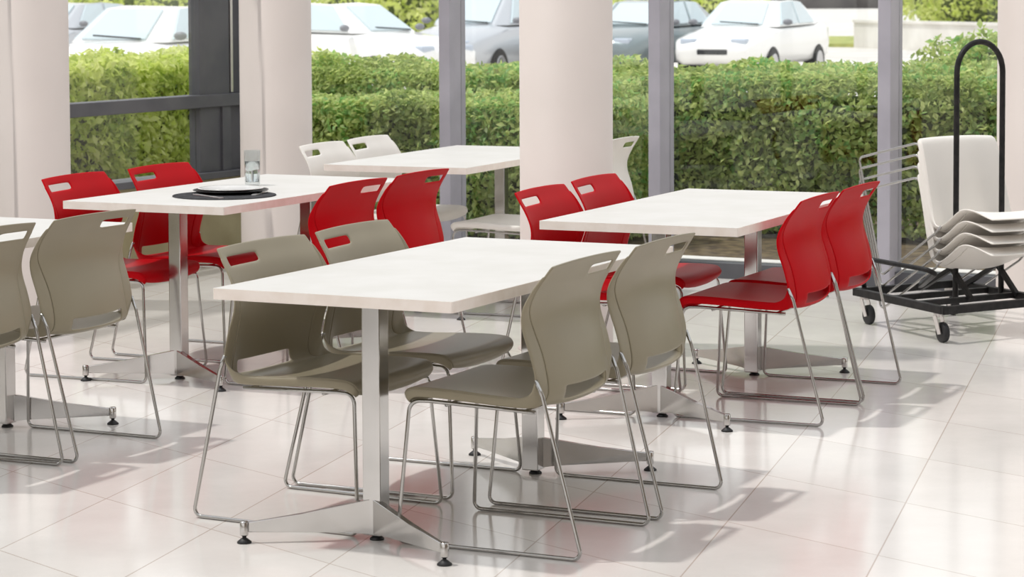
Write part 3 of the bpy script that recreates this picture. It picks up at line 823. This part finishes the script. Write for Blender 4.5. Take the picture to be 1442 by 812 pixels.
# ------------------------------------------------------------------ parked cars
def make_car(paint, tall=0.0):
    root = empty('car')
    # stations along x (front = +x), (x, half width, z bottom, shoulder z, top z)
    S = [(2.28, .62, .36, .52, .56), (2.22, .74, .26, .60, .66), (2.0, .85, .20, .68, .75), (1.55, .88, .19, .76, .85), (1.0, .89, .19, .84, .93), (.75, .895, .19, .86, .95),
         (0, .90, .19, .88, .95), (-.9, .90, .19, .90, .96), (-1.5, .89, .20, .92, .98), (-1.9, .87, .22, .92, 1.0), (-2.2, .80, .28, .88, .97), (-2.28, .70, .36, .80, .86)]
    bm = bmesh.new(); rows = []
    for x, w, zb, zs, zt in S:
        zs += tall*.5; zt += tall*.5
        pts = [(0, zb), (w*.8, zb), (w*.97, zb+.08), (w, (zb+zs)/2), (w*.985, zs-.05), (w*.93, zs), (w*.6, zt-.01), (0, zt)]
        full = pts+[(-a, b) for a, b in pts[-2:0:-1]]
        rows.append([bm.verts.new((x, a, b)) for a, b in full])
    n = len(rows[0])
    for a, b in zip(rows, rows[1:]):
        for k in range(n): bm.faces.new((a[k], a[(k+1) % n], b[(k+1) % n], b[k]))
    bm.faces.new(rows[0]); bm.faces.new(rows[-1][::-1])
    bm_obj('body', bm, paint, root, True)
    t = tall
    # greenhouse: lower ring z, upper ring z
    lo = [(1.02, .60, .90+t*.5), (.80, .80, .90+t*.5), (-.2, .84, .92+t*.5), (-1.25, .82, .93+t*.5), (-1.85, .70, .98+t*.5)]
    hi = [(.28, .50, 1.37+t), (.20, .56, 1.385+t), (-.35, .60, 1.41+t), (-.95, .58, 1.39+t), (-1.25, .52, 1.36+t)]
    bm = bmesh.new()
    Lr = [bm.verts.new((x, y, z)) for x, y, z in lo]+[bm.verts.new((x, -y, z)) for x, y, z in lo[::-1]]
    Hr = [bm.verts.new((x, y, z)) for x, y, z in hi]+[bm.verts.new((x, -y, z)) for x, y, z in hi[::-1]]
    m_ = len(Lr)
    for k in range(m_): bm.faces.new((Lr[k], Lr[(k+1) % m_], Hr[(k+1) % m_], Hr[k]))
    bm.faces.new(Hr)
    bm_obj('cabin', bm, paint, root, False, bevel=.03, seg=2)
    def pane(name, quad, out):
        c = sum((Vector(q) for q in quad), Vector())/4; out = Vector(out)*.035
        bm = bmesh.new(); a = [bm.verts.new(c+(Vector(q)-c)*.86+out) for q in quad]; b = [bm.verts.new(c+(Vector(q)-c)*.86+out*.05) for q in quad]
        bm.faces.new(a); bm.faces.new(b[::-1])
        for k in range(4): bm.faces.new((a[k], b[k], b[(k+1) % 4], a[(k+1) % 4]))
        bm_obj(name, bm, M['car_glass'], root)
    mir = lambda p: (p[0], -p[1], p[2])
    pane('windscreen', [lo[0], mir(lo[0]), mir(hi[0]), hi[0]], (.5, 0, .8))
    pane('rear_window', [lo[4], mir(lo[4]), mir(hi[4]), hi[4]], (-.5, 0, .8))
    for s in (1, -1):
        f = (lambda p: p) if s > 0 else mir
        pane('side_window', [f(lo[1]), f(lo[2]), f(hi[2]), f(hi[1])], (0, s*.95, .3))
        pane('side_window', [f(lo[2]), f(lo[3]), f(hi[3]), f(hi[2])], (0, s*.95, .3))
        bm = bmesh.new(); bmesh.ops.create_uvsphere(bm, u_segments=12, v_segments=8, radius=1)
        bmesh.ops.transform(bm, matrix=Matrix.Translation((.78, s*.96, .99+t*.5)) @ Matrix.Diagonal((.07, .10, .06, 1)), verts=bm.verts)
        bm_obj('wing_mirror', bm, M['mirror_cap'], root, True)
        bm = bmesh.new(); box(bm, (2.02, s*.50-.16, .58), (2.235, s*.50+.16, .70)); bm_obj('headlamp', bm, M['lamp'], root, bevel=.03)
        for wx in (1.38, -1.28):
            bm = bmesh.new(); lathe(bm, [(.20, -.11), (.30, -.115), (.33, -.09), (.33, .09), (.30, .115), (.20, .11)], 28)
            mt = Matrix.Translation((wx, s*.80, .21)) @ Matrix.Rotation(PI/2, 4, 'X'); bmesh.ops.transform(bm, matrix=mt, verts=bm.verts)
            w_ = bm_obj('wheel', bm, M['tyre'], root, True)
            bm = bmesh.new(); lathe(bm, [(.20, -.118), (.19, -.125), (.05, -.10), (.04, -.12), (.01, -.12)] if s > 0 else [(.01, .12), (.04, .12), (.05, .10), (.19, .125), (.20, .118)], 20)
            bmesh.ops.transform(bm, matrix=Matrix.Translation((wx, s*.80, .21)) @ Matrix.Rotation(PI/2, 4, 'X'), verts=bm.verts)
            bm_obj('rim', bm, M['rim'], w_)
    bm = bmesh.new(); box(bm, (2.16, -.30, .40), (2.30, .30, .50)); bm_obj('grille', bm, M['car_trim'], root, bevel=.02)
    bm = bmesh.new(); bar(bm, (1.0, .45, .955+t*.5), (.93, -.35, 1.0+t*.5), .03, .02); bm_obj('wiper', bm, M['car_trim'], root)
    return root
def park(paint, px, z, head, label, tall=0.0):
    c = make_car(paint, tall); c.location = (at(px, z), z, 0); c.rotation_euler = (0, 0, head); tag(c, label, 'car', 'cars parked beyond the hedge')
    return c
HD = math.atan2(-.90, -.43)
park(M['car_white'], 1062, 47.5, HD, 'white saloon car with two wheels showing above the hedge')
park(M['car_grey'], 912, 48.4, HD-.05, 'grey-green car between the middle column and the window post')
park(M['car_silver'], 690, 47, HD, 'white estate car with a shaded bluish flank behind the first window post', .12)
park(M['car_white'], 492, 42, math.atan2(-.62, .78), 'white car right of the second column')
park(M['car_white'], 212, 35, HD+.05, 'white car filling the left window')
park(M['car_silver'], 96, 50, HD, 'silver car at the left edge of the left window')

# ------------------------------------------------------------------ light
w = bpy.data.worlds.new('world'); SC.world = w; w.use_nodes = True
nt = w.node_tree; bg = nt.nodes['Background']
tc = nt.nodes.new('ShaderNodeTexCoord'); sp = nt.nodes.new('ShaderNodeSeparateXYZ'); nt.links.new(tc.outputs['Generated'], sp.inputs[0])
rp = nt.nodes.new('ShaderNodeValToRGB'); rp.color_ramp.elements[0].position = 0; rp.color_ramp.elements[0].color = (1.0, .96, .92, 1)
rp.color_ramp.elements[1].position = .7; rp.color_ramp.elements[1].color = (.90, .93, .97, 1)
nt.links.new(sp.outputs[2], rp.inputs['Fac']); nt.links.new(rp.outputs['Color'], bg.inputs['Color'])
bg.inputs['Strength'].default_value = 1.5
sun = bpy.data.lights.new('sun', 'SUN'); so = bpy.data.objects.new('sun', sun); COL.objects.link(so)
sun.energy = 2.5; sun.angle = math.radians(2.0); sun.color = (1, .97, .93)
tr = Vector((.33, -.05, -.77)).normalized()
so.rotation_euler = tr.to_track_quat('-Z', 'Y').to_euler(); so.location = (-4, 30, 12)

vs = SC.view_settings
vs.view_transform = 'Standard'; vs.look = 'None'; vs.gamma = 1; vs.use_curve_mapping = False; vs.exposure = -0.33
